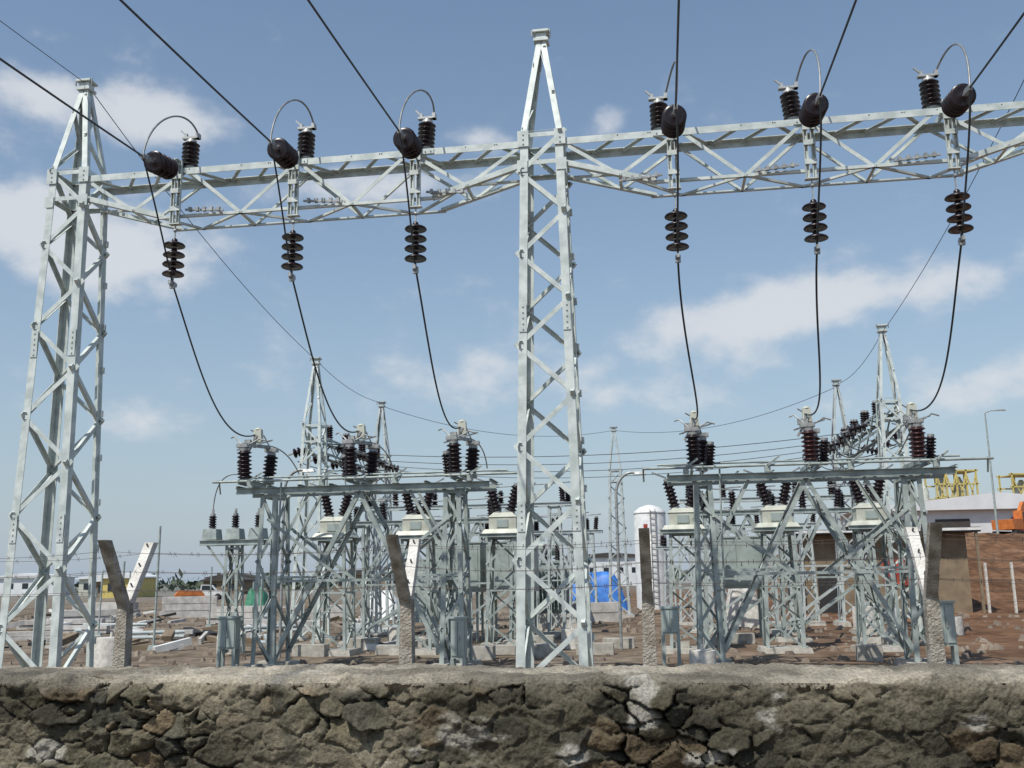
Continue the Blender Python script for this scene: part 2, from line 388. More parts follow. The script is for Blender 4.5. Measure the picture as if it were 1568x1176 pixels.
rack(-8.2,-1.8,17.0,4.3,cols=3,ins=7); rack(3.0,8.2,17.2,4.3,cols=3,ins=6)
rack(-7.0,-1.6,22.5,3.6,cols=4,ins=7); rack(2.6,7.2,23,3.7,cols=4,ins=6)
rack(-3.6,-1.4,27,3.8,cols=3,ins=4); rack(-8.5,-4.5,30,3.4,cols=3,ins=5); rack(2.0,5.5,33,3.2,cols=3,ins=4)

def cabinet(s,n,z,w,d,h,m=GREY,legs=True,name='switchgear_cabinet'):
    mb=MB().use(m); mb.box((s,n,z+h/2),(w,d,h)); mb.box((s,n,z+h+.02),(w+.06,d+.06,.04))
    mb.box((s-w*.24,n-d/2-.012,z+h/2),(w*.42,.02,h*.86)); mb.box((s+w*.24,n-d/2-.012,z+h/2),(w*.42,.02,h*.86))
    mb.use(CAP); mb.box((s+w*.06,n-d/2-.03,z+h*.5),(.03,.03,.12))
    if legs:
        mb.use(STEEL2)
        for sx in(-1,1):
            for sy in(-1,1): mb.bar((s+sx*w*.42,n+sy*d*.4,0),(s+sx*w*.42,n+sy*d*.4,z),.07)
    return mb.done(name)
cabinet(-7.55,4.1,.5,.40,.25,.65,legs=True); cabinet(-2.45,4.0,.3,.3,.25,.8); cabinet(1.9,4.2,.75,.36,.25,.5); cabinet(7.15,4.0,.5,.36,.25,.8)
for s in(-4.6,-2.9,4.0): cabinet(s,14.6,1.5,1.5,1.1,1.5)
cabinet(-6.8,19.5,.4,1.6,1.1,2.2)

def power_transformer(s,n):
    mb=MB().use(GREY); mb.box((s,n,1.5),(1.9,1.2,2.0)); mb.box((s,n,2.53),(2.0,1.3,.08))
    for k in range(12):
        mb.box((s-.85+k*.155,n-.78,1.45),(.04,.34,1.6))
    mb.lathe((s-.9,n+.2,3.1),(1,0,0),[(.28,0),(.3,.05),(.3,1.5),(.28,1.55)],16)
    mb.bar((s-.6,n+.2,2.5),(s-.6,n+.2,2.9),.08)
    for k in range(3): post(mb,(s-.5+k*.5,n-.3,2.57),.12,.7,6)
    mb.use(CONC); mb.frus((s,n,-.1),2.6,1.9,2.4,1.7,.6)
    mb.done('power_transformer')
power_transformer(-3.0,24.5)

mb=MB().use(STEEL2); lattice(mb,-9.5,8.6,(.5,.5),(.36,.36),.1,2.9,5,.08,.05,1.0,horiz=(2.8,))
mb.chan((-10.4,8.4,2.95),(-8.6,8.4,2.95),.06,.14,(0,-1,0)); mb.chan((-10.4,8.8,2.95),(-8.6,8.8,2.95),.06,.14,(0,1,0))
mb.brace((-10.2,8.4,2.9),(-9.65,8.4,2.2),.05,(0,-1,0)); mb.brace((-8.8,8.4,2.9),(-9.35,8.4,2.2),.05,(0,-1,0))
for x in(-10.15,-9.5,-8.85):
    mb.use(STEEL2); mb.frus((x,8.6,3.04),.42,.4,.36,.34,.28); post(mb,(x,8.6,3.32),.11,.42,5)
    mb.use(CAP); mb.bar((x,8.6,3.75),(x,8.6,3.86),.05)
mb.use(ALU); mb.tube(bez3((-10.15,8.6,3.86),(-10.1,8.6,4.9),(-8.9,7,4.7),(-7.6,5.4,4.3)),.016)
mb.done('voltage_transformer_stand')

# ================================================================== REAR GANTRIES
for s,n,za,zt,w in((-9.3,14,9.0,6.9,1.0),(8.7,14,9.15,6.95,1.0),(-9.5,22.5,9.0,6.9,1.0),(8.7,22.5,9.1,6.95,1.0),(-.4,32,9.0,7.0,1.0)):
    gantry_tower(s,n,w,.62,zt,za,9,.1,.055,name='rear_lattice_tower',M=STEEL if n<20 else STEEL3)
def side_beam(s,n0,n1,z):
    mb=MB().use(STEEL2)
    for sx in(-1,1):
        for zz in(z,z-.5): mb.leg((s+sx*.28,n0,zz),(s+sx*.28,n1,zz),(-sx,0,0),(0,0,-1),.08)
    k=10
    for i in range(k):
        a=n0+(n1-n0)*i/k;b=n0+(n1-n0)*(i+1)/k
        for sx in(-1,1): mb.brace((s+sx*.28,a,z if i%2 else z-.5),(s+sx*.28,b,z-.5 if i%2 else z),.05,(sx,0,0))
        mb.brace((s-.28,a,z),(s+.28,b,z),.05,(0,0,1))
    mb.done('lattice_gantry_beam')
    for sg in(-1,1):
        for f in(.12,.36,.6,.84):
            mb=MB(); y=n0+(n1-n0)*f; d=Vector((sg,0,-.25)).normalized(); p=Vector((s+sg*.3,y,z-.25))
            mb.use(CAP); mb.bar(p,p+d*.15,.03)
            for q in range(4): disc(mb,p+d*(.2+q*.15),d,.17)
            mb.use(CAP); mb.bar(p+d*.7,p+d*.95,.05)
            if sg*s<0: mb.use(DARK); mb.tube(bez3(p+d*.9,p+d*.9-Vector((0,0,.9)),(s,y,z-1.1),(s-sg*.9,y,z-.7)),.018)
            mb.done('strain_insulator_string')
            mb=MB().use(CAP); q0=Vector((s+sg*.05,y+.5,z+.02)); mb.bar(q0,q0+Vector((0,0,.1)),.05); post(mb,q0+Vector((0,0,.05)),.12,.5,5,seg=10); mb.done('post_insulator')
side_beam(-9.4,14.2,22.3,6.6); side_beam(8.7,14.2,22.3,6.7)
mb=MB().use(DARK)
for f in(.12,.36,.6,.84):
    y=14.2+8.1*f; mb.tube(cat((-8.3,y,6.1),(7.6,y,6.2),.35+.2*f),.012)
mb.done('busbar_conductors')
for (x,y) in ((-8.3,15.3),(-8.3,17.2),(7.6,15.3),(7.6,17.2),(7.6,19.2)):
    mb=MB().use(DARK); mb.tube(bez3((x,y,6.1),(x,y-1,5.2),(x*.96,y-3,5.6),(x*.93,13,4.4)),.014); mb.done('dropper_cable')
for s0,s1,sg in((-9.15,-9.3,-1),(9.15,8.7,1)):
    mb=MB().use(DARK); mb.tube(cat((s0,0,11.72),(s1,14,9.1),.35),.009); mb.tube(cat((s1,14,9.1),(s1,22.5,9.1),.3),.009)
    mb.tube(cat((s0,0,11.72),(s0,-46,12.0),.9),.007)
    mb.done('earth_wire')
mb=MB().use(DARK); mb.tube(cat((-9.5,22.5,9.0),(-.4,32,9.0),.7),.010); mb.tube(cat((-.4,32,9.0),(8.7,22.5,9.0),.7),.010); mb.done('earth_wire')

def yard_light(s,n,dr,h):
    mb=MB().use(CAP)
    pts=[(s,n,0),(s,n,h-.8)]+[(s+dr*.45*(1-math.cos(a)),n,h-.8+.6*math.sin(a)) for a in [i*math.pi/14 for i in range(1,9)]]
    mb.tube(pts,.04,8); e=Vector(pts[-1]); mb.frus(e+Vector((dr*.12,0,-.05)),.34,.16,.24,.1,.08)
    mb.done('yard_light')
yard_light(-8.0,8.2,1,5.0); yard_light(.6,10.5,1,4.9)
def street_lamp(x,y,h,z0=0):
    mb=MB().use(STEEL2); mb.tube([(x,y,z0),(x,y,z0+h)],[.09,.05],8); mb.tube([(x,y,z0+h),(x+.4,y,z0+h+.15),(x+1.0,y,z0+h+.18)],.04,6)
    mb.use(CAP); mb.frus((x+1.2,y,z0+h+.14),.6,.2,.4,.14,.1); mb.done('street_lamp',IDM)

for s,n,r,h in((-9.9,9.5,.38,.55),(-10.4,4.3,.35,.75),(-6.3,13.5,.33,.5),(-.8,11.5,.3,.5),(8.9,21.5,.45,.7),(2.5,3.7,.26,.45),(-3.3,8.0,.35,.5),(10.6,17,.4,.5)):
    mb=MB().use(CONCL); mb.lathe((s,n,-.05),(0,0,1),[(r,0),(r*1.0,h*.9),(r*.97,h+.05)],20); mb.lathe((s,n,h),(0,0,1),[(.03,0),(.03,.12)],6); mb.done('concrete_plinth')
mb=MB().use(CONC)
for k in range(18):
    mb.box((-8+random.uniform(0,16),6.6+random.uniform(0,6),.12),(random.uniform(.4,1.0),random.uniform(.3,.5),random.uniform(.2,.45)))
mb.done('concrete_blocks')

# ================================================================== FENCE POSTS AND BARBED WIRE
FM=Matrix.Translation((0,5.28,0))@Matrix.Rotation(YAW,4,'Z')
PX=[-5.1,-3.65,-2.17,-.575,.68,2.05,3.5,4.9]
ZJ=1.80
for k,s in enumerate(PX):
    mb=MB().use(CONCD); w=.027
    j=random.uniform(-.02,.012)
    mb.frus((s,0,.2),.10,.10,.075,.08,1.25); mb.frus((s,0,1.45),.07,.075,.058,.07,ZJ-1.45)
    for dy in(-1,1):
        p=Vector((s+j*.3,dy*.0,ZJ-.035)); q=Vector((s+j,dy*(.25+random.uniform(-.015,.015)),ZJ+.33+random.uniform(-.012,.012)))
        mb.use(CONCD if dy<0 else CONCL)  # far arm paler: sunlight on its upper face painted into the colour
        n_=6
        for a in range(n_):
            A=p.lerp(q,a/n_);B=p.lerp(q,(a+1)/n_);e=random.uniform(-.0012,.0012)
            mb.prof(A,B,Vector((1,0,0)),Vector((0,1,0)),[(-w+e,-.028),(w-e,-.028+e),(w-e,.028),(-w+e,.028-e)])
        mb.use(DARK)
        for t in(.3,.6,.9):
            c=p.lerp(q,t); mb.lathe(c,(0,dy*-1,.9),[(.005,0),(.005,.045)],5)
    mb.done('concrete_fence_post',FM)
WIRE=mat('rusty_wire',(.14,.12,.10),(.09,.07,.06),9,.6,.5)
mb=MB().use(WIRE)
for dy in(-1,1):
    for t in(.3,.6,.9):
        y=dy*.25*t;z=ZJ-.035+.345*t
        for a,b in zip(PX[:-1],PX[1:]):
            sg_=.008+random.random()*.03
            pts=cat((a,y,z),(b,y,z),sg_,10); mb.tube(pts,.0011,4)
            k=a
            while k<b:
                f=(k-a)/(b-a);zz=z-4*sg_*f*(1-f)
                mb.tube([(k,y-.012,zz-.012),(k+.004,y+.012,zz+.012)],.001,3); mb.tube([(k+.006,y+.012,zz-.012),(k+.003,y-.012,zz+.012)],.001,3)
                k+=.13
mb.done('barbed_wire',FM)

# ================================================================== RUBBLE WALL
def mk(seed):
    return np.random.RandomState(seed).rand(256,256)
TB=[mk(i) for i in range(8)]
def vn(x,y,k=0):
    T=TB[k%8];xi=np.floor(x).astype(int);yi=np.floor(y).astype(int);fx=x-xi;fy=y-yi
    fx=fx*fx*(3-2*fx);fy=fy*fy*(3-2*fy)
    g=lambda a,b:T[a%256,b%256]
    return (g(xi,yi)*(1-fx)+g(xi+1,yi)*fx)*(1-fy)+(g(xi,yi+1)*(1-fx)+g(xi+1,yi+1)*fx)*fy
def fbm(x,y,o=4,k=0):
    s=0;a=.5;t=0
    for i in range(o): s=s+a*vn(x*2**i+i*17.3,y*2**i+i*5.1,k+i);t+=a;a*=.5
    return s/t
def ss(a,b,x):
    t=np.clip((x-a)/(b-a),0,1);return t*t*(3-2*t)
WT=1.468;TH=.58
xs=np.concatenate([np.arange(-9,-3.4,.05),np.arange(-3.4,3.4,.0075),np.arange(3.4,9.01,.05)])
zf=np.concatenate([np.arange(0,.85,.05),np.arange(.85,WT-.02,.0075)])
prof=[(0,z,0) for z in zf]
for a in np.linspace(0,math.pi/2,7)[1:]: prof.append((.03-.03*math.cos(a),WT-.03+.03*math.sin(a),1))
for d in np.arange(.045,TH-.03,.013): prof.append((d,WT,2))
for a in np.linspace(0,math.pi/2,5)[1:]: prof.append((TH-.03+.03*math.sin(a),WT-.03+.03*math.cos(a),3))
for z in (1.2,.8,0): prof.append((TH,z,4))
prof=np.array(prof);nr=len(prof);nc=len(xs)
X=np.tile(xs[None,:],(nr,1));D=np.tile(prof[:,0:1],(1,nc));Z=np.tile(prof[:,1:2],(1,nc));K=np.tile(prof[:,2:3],(1,nc))
U=X;V=Z+np.where(K>=2,D,0)
R1=np.random.RandomState(3)
J=R1.rand(256,256,6)
def cells(wx,wz,cw,ch,o):
    gy=np.floor(wz/ch).astype(int);F1=np.full(wx.shape,9.);F2=np.full(wx.shape,9.);ID=np.zeros(wx.shape+(6,));CX=np.zeros(wx.shape);CZ=np.zeros(wx.shape)
    for dj in(-1,0,1):
        jy=gy+dj; shift=(jy%2)*.5
        gx=np.floor(wx/cw-shift).astype(int)
        for di in(-1,0,1):
            ix=gx+di;jit=J[(ix+o)%256,(jy+o)%256]
            px=(ix+shift+.05+.9*jit[...,0])*cw;pz=(jy+.05+.9*jit[...,1])*ch
            sz=.6+.9*jit[...,2]
            d=(np.abs((wx-px)/cw)**1.5+np.abs((wz-pz)/ch)**1.5)**(1/1.5)/sz
            nw=d<F1;F2=np.where(nw,F1,np.minimum(F2,d));F1=np.where(nw,d,F1)
            ID=np.where(nw[...,None],jit,ID);CX=np.where(nw,px,CX);CZ=np.where(nw,pz,CZ)
    return F1,F2,ID,CX,CZ
wx=U+(fbm(U*7,V*7,4,1)-.5)*.10;wz=V+(fbm(U*7+40,V*7,4,2)-.5)*.09
F1,F2,ID,CX,CZ=cells(wx,wz,.14,.085,0)
edge=F2-F1+(fbm(U*28,V*28,3,3)-.5)*.12
smear=ss(.50,.64,fbm(U*2.1+9,V*3.6,5,3)+.08*ss(-.2,2.0,U))
facemask=np.where(K==0,1-ss(WT-.09,WT-.01,Z+(fbm(U*7,V*0,4,5)-.5)*.12),0.)
st=ss(.02,.13,edge)*(ID[...,3]>.10)
gap=(1-ss(.0,.09,edge))*ss(.40,.56,fbm(U*3+3,V*4,4,6))
tilt=((wx-CX)*(ID[...,4]-.5)*.6+(wz-CZ)*(ID[...,5]-.5)*1.1)
h=facemask*(st*(.006+.024*ID[...,2]+tilt)*(1-smear*.75)-gap*.045*(1-smear*.8)+smear*.012)
rough=(fbm(U*18,V*18,4,4)-.5)*.032+(np.abs(fbm(U*34,V*34,3,6)-.5))*-.02+(fbm(U*80,V*80,2,1)-.5)*.007
h+=rough+(fbm(U*3,V*3,3,7)-.5)*.05
lip=np.where(K<=2,ss(WT-.08,WT-.02,Z),0)*(fbm(U*5+7,U*0+2.5,5,3)-.5)*.09*(np.where(K==2,np.clip(1-D/.12,0,1),1))
topn=(fbm(U*2.2,D*5,5,6)-.5)*.055+(fbm(U*16,D*16,4,2)-.5)*.034
Y=D.copy();Zn=Z.copy()
fm=np.where(K<=1,1.0,0.);Y-= fm*h+lip
Zn+=np.where((K>=1)&(K<=3),topn,0)+np.where(K==1,(fbm(U*9,U*0,4,1)-.6)*.06,0)
verts=np.stack([X,Y,Zn],-1).reshape(-1,3)
i=np.arange(nr-1)[:,None]*nc;j=np.arange(nc-1)[None,:]
q=np.stack([i+j,i+j+1,i+nc+j+1,i+nc+j],-1).reshape(-1,4)
me=bpy.data.meshes.new('stone_wall');me.from_pydata(verts.tolist(),[],q.tolist())
base=np.array([.100,.088,.058]);alt=np.array([.058,.056,.043]);alt2=np.array([.135,.104,.066]);mort=np.array([.138,.122,.088]);white=np.array([.44,.42,.37])
t1=ID[...,0:1];stc=base*(1-t1)+alt*t1;t2=(ID[...,1:2]>.78);stc=np.where(t2,alt2,stc)
gr=(fbm(U*9,V*9,4,5)[...,None]*1.0+.5);stc=stc*gr
mcol=mort*(.4+1.2*fbm(U*6,V*6,5,1)[...,None])
topc=np.array([.24,.215,.17])*(.35+1.3*fbm(U*6,V*6,5,2)[...,None])
tf=np.where(K>=1,1.,ss(WT-.06,WT-.005,Z+(fbm(U*8,V*3,4,5)-.5)*.12)*.7)[...,None]
mk_=np.clip((1-ss(.02,.12,edge))*(1-gap)*.8+smear*.8+(1-facemask),0,1)[...,None]
col=stc*(1-mk_)+mcol*mk_; col=np.where((gap*(1-smear)*facemask)[...,None]>.5,col*.4,col)
col=col*(1-tf)+topc*tf
shadow_blotch=(.65+.65*ss(.35,.65,fbm(U*1.3,V*2,3,2)))[...,None];col=col*shadow_blotch  # broad shadow blotches painted into the wall colour
ws=(ss(.69,.77,fbm(U*3.6+30,V*7+3,5,7))*.6)[...,None]*(np.where(K<=1,1,.4)[...,None]);col=col*(1-ws)+white*ws
at=me.color_attributes.new('col','FLOAT_COLOR','POINT')
at.data.foreach_set('color',np.concatenate([np.clip(col,0.01,1),np.ones(col.shape[:2]+(1,))],-1).reshape(-1).astype(np.float32))
m,nt,b=newmat('rubble_masonry');N=nt.nodes;L=nt.links
a=N.new('ShaderNodeAttribute');a.attribute_name='col';no=N.new('ShaderNodeTexNoise');no.inputs['Scale'].default_value=80;no.inputs['Detail'].default_value=6
tc=N.new('ShaderNodeTexCoord');L.new(tc.outputs['Object'],no.inputs['Vector'])
mr=N.new('ShaderNodeMapRange');mr.inputs[1].default_value=.3;mr.inputs[2].default_value=.7;mr.inputs[3].default_value=.6;mr.inputs[4].default_value=1.3;L.new(no.outputs['Fac'],mr.inputs[0])
mx=N.new('ShaderNodeVectorMath');mx.operation='SCALE';L.new(a.outputs['Color'],mx.inputs[0]);L.new(mr.outputs[0],mx.inputs['Scale']);L.new(mx.outputs[0],b.inputs['Base Color'])
bp=N.new('ShaderNodeBump');bp.inputs['Strength'].default_value=.9;bp.inputs['Distance'].default_value=.008;L.new(no.outputs['Fac'],bp.inputs['Height']);L.new(bp.outputs['Normal'],b.inputs['Normal'])
b.inputs['Roughness'].default_value=.95;b.inputs['Specular IOR Level'].default_value=.15
me.materials.append(m);me.polygons.foreach_set('use_smooth',[True]*len(me.polygons))
ob=bpy.data.objects.new('stone_wall',me);sc.collection.objects.link(ob);ob.matrix_world=Matrix.Translation((0,4.6,0))@Matrix.Rotation(YAW,4,'Z')

# ================================================================== GROUND
def hgt(x,y):
    a=ss(46,74,y)*ss(16,25,x-(y-50)*.12)*4.5
    return a+(fbm(x*.15,y*.15,3,1)-.5)*.25*ss(22,30,y)*(1-ss(200,400,y))+ (fbm(x*.02+3,y*.02,3,2)-.5)*6*ss(200,600,np.hypot(x,y))
gxs=np.concatenate([-np.geomspace(4000,60,22),np.arange(-58,60,.6),np.geomspace(62,4000,22)])
gys=np.concatenate([-np.geomspace(600,12,8),np.arange(-10,90,.6),np.geomspace(92,5000,34)])
GX,GY=np.meshgrid(gxs,gys);GZ=hgt(GX,GY)
mo=ss(19,25,GX)*ss(49,56,GY)
fine=((fbm(GX*.9,GY*.9,3,4)-.5)*.12+(fbm(GX*.28,GY*.28,4,6)-.5)*1.0*mo)*(ss(20,24,GY)*(1-ss(72,82,GY)));GZ=GZ+fine
nc=len(gxs);nr=len(gys);i=np.arange(nr-1)[:,None]*nc;j=np.arange(nc-1)[None,:]
q=np.stack([i+j,i+j+1,i+nc+j+1,i+nc+j],-1).reshape(-1,4)
me=bpy.data.meshes.new('ground');me.from_pydata(np.stack([GX,GY,GZ],-1).reshape(-1,3).tolist(),[],q.tolist())
m,nt,b=newmat('soil');N=nt.nodes;L=nt.links
tc=N.new('ShaderNodeTexCoord')
def noise(sca,det=7):
    n=N.new('ShaderNodeTexNoise');n.inputs['Scale'].default_value=sca;n.inputs['Detail'].default_value=det;L.new(tc.outputs['Object'],n.inputs['Vector']);return n
def ramp(src,pts):
    r=N.new('ShaderNodeValToRGB');e=r.color_ramp.elements
    e[0].position=pts[0][0];e[0].color=(*pts[0][1],1);e[1].position=pts[-1][0];e[1].color=(*pts[-1][1],1)
    for p,c in pts[1:-1]: k=e.new(p);k.color=(*c,1)
    L.new(src,r.inputs['Fac']);return r
r1=ramp(noise(.35).outputs['Fac'],[(.3,(.12,.09,.065)),(.5,(.19,.15,.11)),(.7,(.28,.235,.185))])
r2=ramp(noise(2.2).outputs['Fac'],[(.35,(.6,.6,.6)),(.65,(1.2,1.2,1.2))])
mm=N.new('ShaderNodeMix');mm.data_type='RGBA';mm.blend_type='MULTIPLY';mm.inputs['Factor'].default_value=1
L.new(r1.outputs['Color'],mm.inputs['A']);L.new(r2.outputs['Color'],mm.inputs['B'])
sx=N.new('ShaderNodeSeparateXYZ');L.new(tc.outputs['Object'],sx.inputs[0])
rr=N.new('ShaderNodeMapRange');rr.inputs[1].default_value=2;rr.inputs[2].default_value=14;L.new(sx.outputs['X'],rr.inputs[0])
m2=N.new('ShaderNodeMix');m2.data_type='RGBA';m2.blend_type='MULTIPLY';L.new(rr.outputs[0],m2.inputs['Factor']);L.new(mm.outputs['Result'],m2.inputs['A']);m2.inputs['B'].default_value=(.84,.58,.45,1)
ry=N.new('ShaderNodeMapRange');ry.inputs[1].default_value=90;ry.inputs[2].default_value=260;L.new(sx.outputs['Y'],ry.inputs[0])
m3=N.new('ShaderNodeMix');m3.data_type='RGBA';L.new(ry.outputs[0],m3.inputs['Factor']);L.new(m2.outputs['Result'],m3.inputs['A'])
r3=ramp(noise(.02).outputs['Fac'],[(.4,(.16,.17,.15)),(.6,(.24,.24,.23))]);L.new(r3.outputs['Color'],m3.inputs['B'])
L.new(m3.outputs['Result'],b.inputs['Base Color']);b.inputs['Roughness'].default_value=.95;b.inputs['Specular IOR Level'].default_value=.1
bp=N.new('ShaderNodeBump');bp.inputs['Strength'].default_value=.6;bp.inputs['Distance'].default_value=.08;L.new(noise(4,7).outputs['Fac'],bp.inputs['Height']);L.new(bp.outputs['Normal'],b.inputs['Normal'])
me.materials.append(m);me.polygons.foreach_set('use_smooth',[True]*len(me.polygons))
ob=bpy.data.objects.new('ground',me);sc.collection.objects.link(ob)
def gz(x,y): return float(hgt(np.array([float(x)]),np.array([float(y)]))[0])

mb=MB().use(STONE)
for k in range(1100):
    y=random.uniform(21,62);x=random.uniform(-.55,.55)*y;r=random.uniform(.03,.12)*(1+y/60)
    if x>12 and y>46: continue
    z=gz(x,y);pts=[]
    for a in range(6):
        t=a*math.pi/3+random.uniform(-.3,.3);pts.append((x+math.cos(t)*r*random.uniform(.7,1.2),y+math.sin(t)*r,z-.03))
    tp=[(x+(p[0]-x)*random.uniform(.4,.7),y+(p[1]-y)*.6,z+r*random.uniform(.4,.9)) for p in pts]
    mb.add(pts+tp,[(q_,(q_+1)%6,6+(q_+1)%6,6+q_) for q_ in range(6)]+[tuple(range(6,12))])
mb.done('loose_rubble',IDM)

PC=mat('precast_concrete',(.56,.54,.51),(.38,.36,.33),3,.85)
for (x,y,l,w,hh,ang,cnt) in((-12.5,36,2.0,.35,.14,.2,2),(-17,40,3.0,.3,.14,-.1,2),(-14.5,33,1.6,.3,.12,.5,2),(-20,45,3.6,.5,.2,.1,2),(-11,42,1.8,.5,.2,0,2),(-17.5,36,2,.25,.14,.35,2),(-8.5,40,1.6,.5,.2,.3,2),(3,44,3,.7,.4,.1,2),(-22,52,3,.6,.3,.4,2),(-13,48,2.6,.5,.25,-.3,3),(-9.5,52,2.0,.6,.35,.1,2),(-18,56,3,.6,.35,.2,3),(-24,60,3.4,.7,.4,-.2,2)):
    mb=MB().use(PC)
    for k in range(cnt):
        for e in range(2):
            mb.box((random.uniform(-.25,.25),(e-.5)*w*1.3+random.uniform(-.03,.03),hh*(.5+k*1.08)),(l*random.uniform(.8,1),w,hh))
    mb.use(RUB); mb.box((-l*.3,0,.02),(.15,w*2.5,.06))
    mb.done('precast_slab_stack',Matrix.Translation((x,y,gz(x,y)))@Matrix.Rotation(ang,4,'Z'))
for (x,y,h_) in((-12.0,31,2.6),(-10.6,30,3.6),(-15.5,38,2.4),(-13.2,44,2.6),(-9.0,36,2.4),(-17.5,46,2.5)):
    mb=MB().use(STEEL2);mb.tube([(x,y,-.1),(x+.02,y,h_)],.035,8);mb.frus((x,y,-.05),.3,.3,.22,.22,.2);mb.done('yard_post',IDM)
for (x,y,l,a) in((-13.5,34.5,2.2,.25),(-18.5,43,3,-.2),(-10,38,2.0,.5),(-15,50,3,.1)):
    mb=MB().use(STEEL3)
    for k in range(4): mb.lathe((0,k*.17,.09+(.14 if k==3 else 0)),(1,0,0),[(.06,0),(.06,l)],10)
    mb.done('pipe_bundle',Matrix.Translation((x,y,gz(x,y)))@Matrix.Rotation(a,4,'Z'))
mb=MB()
for k in range(190):
    y=random.uniform(28,74);x=-y*random.uniform(.10,.52);z=gz(x,y)
    mb.use(random.choice([PC,PC,WHITE,STEEL3,BROWNW,RUB,BROWNW,STONE]))
    a=random.uniform(0,3.14);L_=random.uniform(.3,1.6);t=random.uniform(0,.5)
    mb.bar((x,y,z+.06),(x+math.cos(a)*L_,y+math.sin(a)*L_,z+.06+t*L_*.5),random.uniform(.08,.35),random.uniform(.04,.2))
mb.done('construction_debris',IDM)

def tarp(x,y,w,d,h,m):
    g=18;vs=[];fs=[]
    for a in range(g+1):
        for c in range(g+1):
            u=a/g*2-1;v=c/g*2-1;e=max(abs(u),abs(v));z=h*(1-max(0,(e-.45)/.55)**1.6)+.12*math.sin(u*7+v*3)*(e<.95)+random.uniform(-.03,.03)
            vs.append((u*w/2*(1+.06*math.sin(v*9)),v*d/2,max(z,0.01)))
    for a in range(g):
        for c in range(g): fs.append((a*(g+1)+c,a*(g+1)+c+1,(a+1)*(g+1)+c+1,(a+1)*(g+1)+c))
    mb=MB().use(m);mb.add(vs,fs,True);mb.done('tarpaulin_cover',Matrix.Translation((x,y,gz(x,y))))
tarp(4.5,58,3.8,2.5,2.1,BLUE);tarp(2.0,62,1.6,1.5,1.8,BLUE);tarp(-16.2,64,1.5,2,1.5,GREEN);tarp(8.0,36,1.2,1.2,1.7,CONCL);tarp(-6.5,50,2.0,2,1.3,WHITE)

mb=MB().use(ORG);mb.poly([(-.8,.5),(.8,.5),(.8,1.2),(.6,1.45),(-.6,1.45),(-.8,1.2)],(0,0,0),(1,0,0),(0,0,1),(0,1,0),.9)
mb.use(RUB);[mb.lathe((a,c-.06,.28),(0,1,0),[(.15,0),(.28,.02),(.28,.12),(.15,.14)],12) for a in(-.3,.35) for c in(-.45,.45)]
mb.box((0,-.46,.95),(.9,.03,.4));mb.bar((.8,0,.45),(1.7,0,.35),.08);mb.tube([(-.4,0,1.4),(-.4,0,1.75)],.05,8)
mb.done('towable_generator',Matrix.Translation((-18.6,58,gz(-18.6,58)))@Matrix.Rotation(.4,4,'Z'))
def truck(x,y,ang,body,name='pickup_truck',k=1.0):
    mb=MB().use(body)
    mb.poly([(-2.3,.5),(2.3,.5),(2.35,.95),(1.3,1.1),(.75,1.7),(-.4,1.75),(-.5,1.15),(-2.3,1.15)],(0,0,0),(1,0,0),(0,0,1),(0,1,0),1.7)
    mb.use(GLASS);mb.poly([(1.15,1.12),(.7,1.62),(-.3,1.66),(-.35,1.15)],(0,0,0),(1,0,0),(0,0,1),(0,1,0),1.72)
    mb.use(RUB)
    for a in(-1.45,1.5):
        for c in(-.8,.8): mb.lathe((a,c-.12,.37),(0,1,0),[(.2,0),(.37,.02),(.37,.22),(.2,.24)],14)
    mb.use(WHITE);mb.box((2.36,0,.75),(.04,1.2,.12))
    mb.done(name,Matrix.Translation((x,y,gz(x,y)))@Matrix.Rotation(ang,4,'Z')@Matrix.Scale(k,4))
truck(-36,118,.2,WHITE)
def excavator(x,y,z,ang,body=ORG,sc_=1):
    mb=MB().use(RUB)
    for c in(-1,1): mb.poly([(-1.7,.3),(-1.4,0),(1.4,0),(1.7,.3),(1.5,.75),(-1.5,.75)],(0,c*1.0,0),(1,0,0),(0,0,1),(0,1,0),.5)
    mb.use(body);mb.poly([(-1.7,.85),(1.1,.85),(1.1,1.5),(-.2,1.9),(-1.8,1.8)],(0,0,0),(1,0,0),(0,0,1),(0,1,0),2.2)
    mb.poly([(0,.9),(1.3,.9),(1.35,1.8),(1.0,2.7),(0,2.7)],(0,-.65,0),(1,0,0),(0,0,1),(0,1,0),.9)
    mb.use(GLASS);mb.poly([(.15,1.6),(1.2,1.6),(.95,2.55),(.15,2.55)],(0,-.65,0),(1,0,0),(0,0,1),(0,1,0),.94)
    mb.use(body);mb.poly([(1,1.3),(1.3,1.3),(2.7,3.3),(3.6,3.5),(3.6,3.8),(2.5,3.7),(.9,1.7)],(0,.2,0),(1,0,0),(0,0,1),(0,1,0),.35)
    mb.poly([(3.4,3.9),(3.8,3.9),(4.1,1.9),(3.85,1.8)],(0,.2,0),(1,0,0),(0,0,1),(0,1,0),.3)
    mb.use(RUB);mb.poly([(3.8,1.9),(4.2,1.8),(4.1,1.1),(3.4,.9),(3.3,1.4)],(0,.2,0),(1,0,0),(0,0,1),(0,1,0),.9)
    mb.done('excavator',Matrix.Translation((x,y,z))@Matrix.Rotation(ang,4,'Z')@Matrix.Scale(sc_,4))
excavator(41.6,84,gz(41.6,84),.6,ORG,.85)

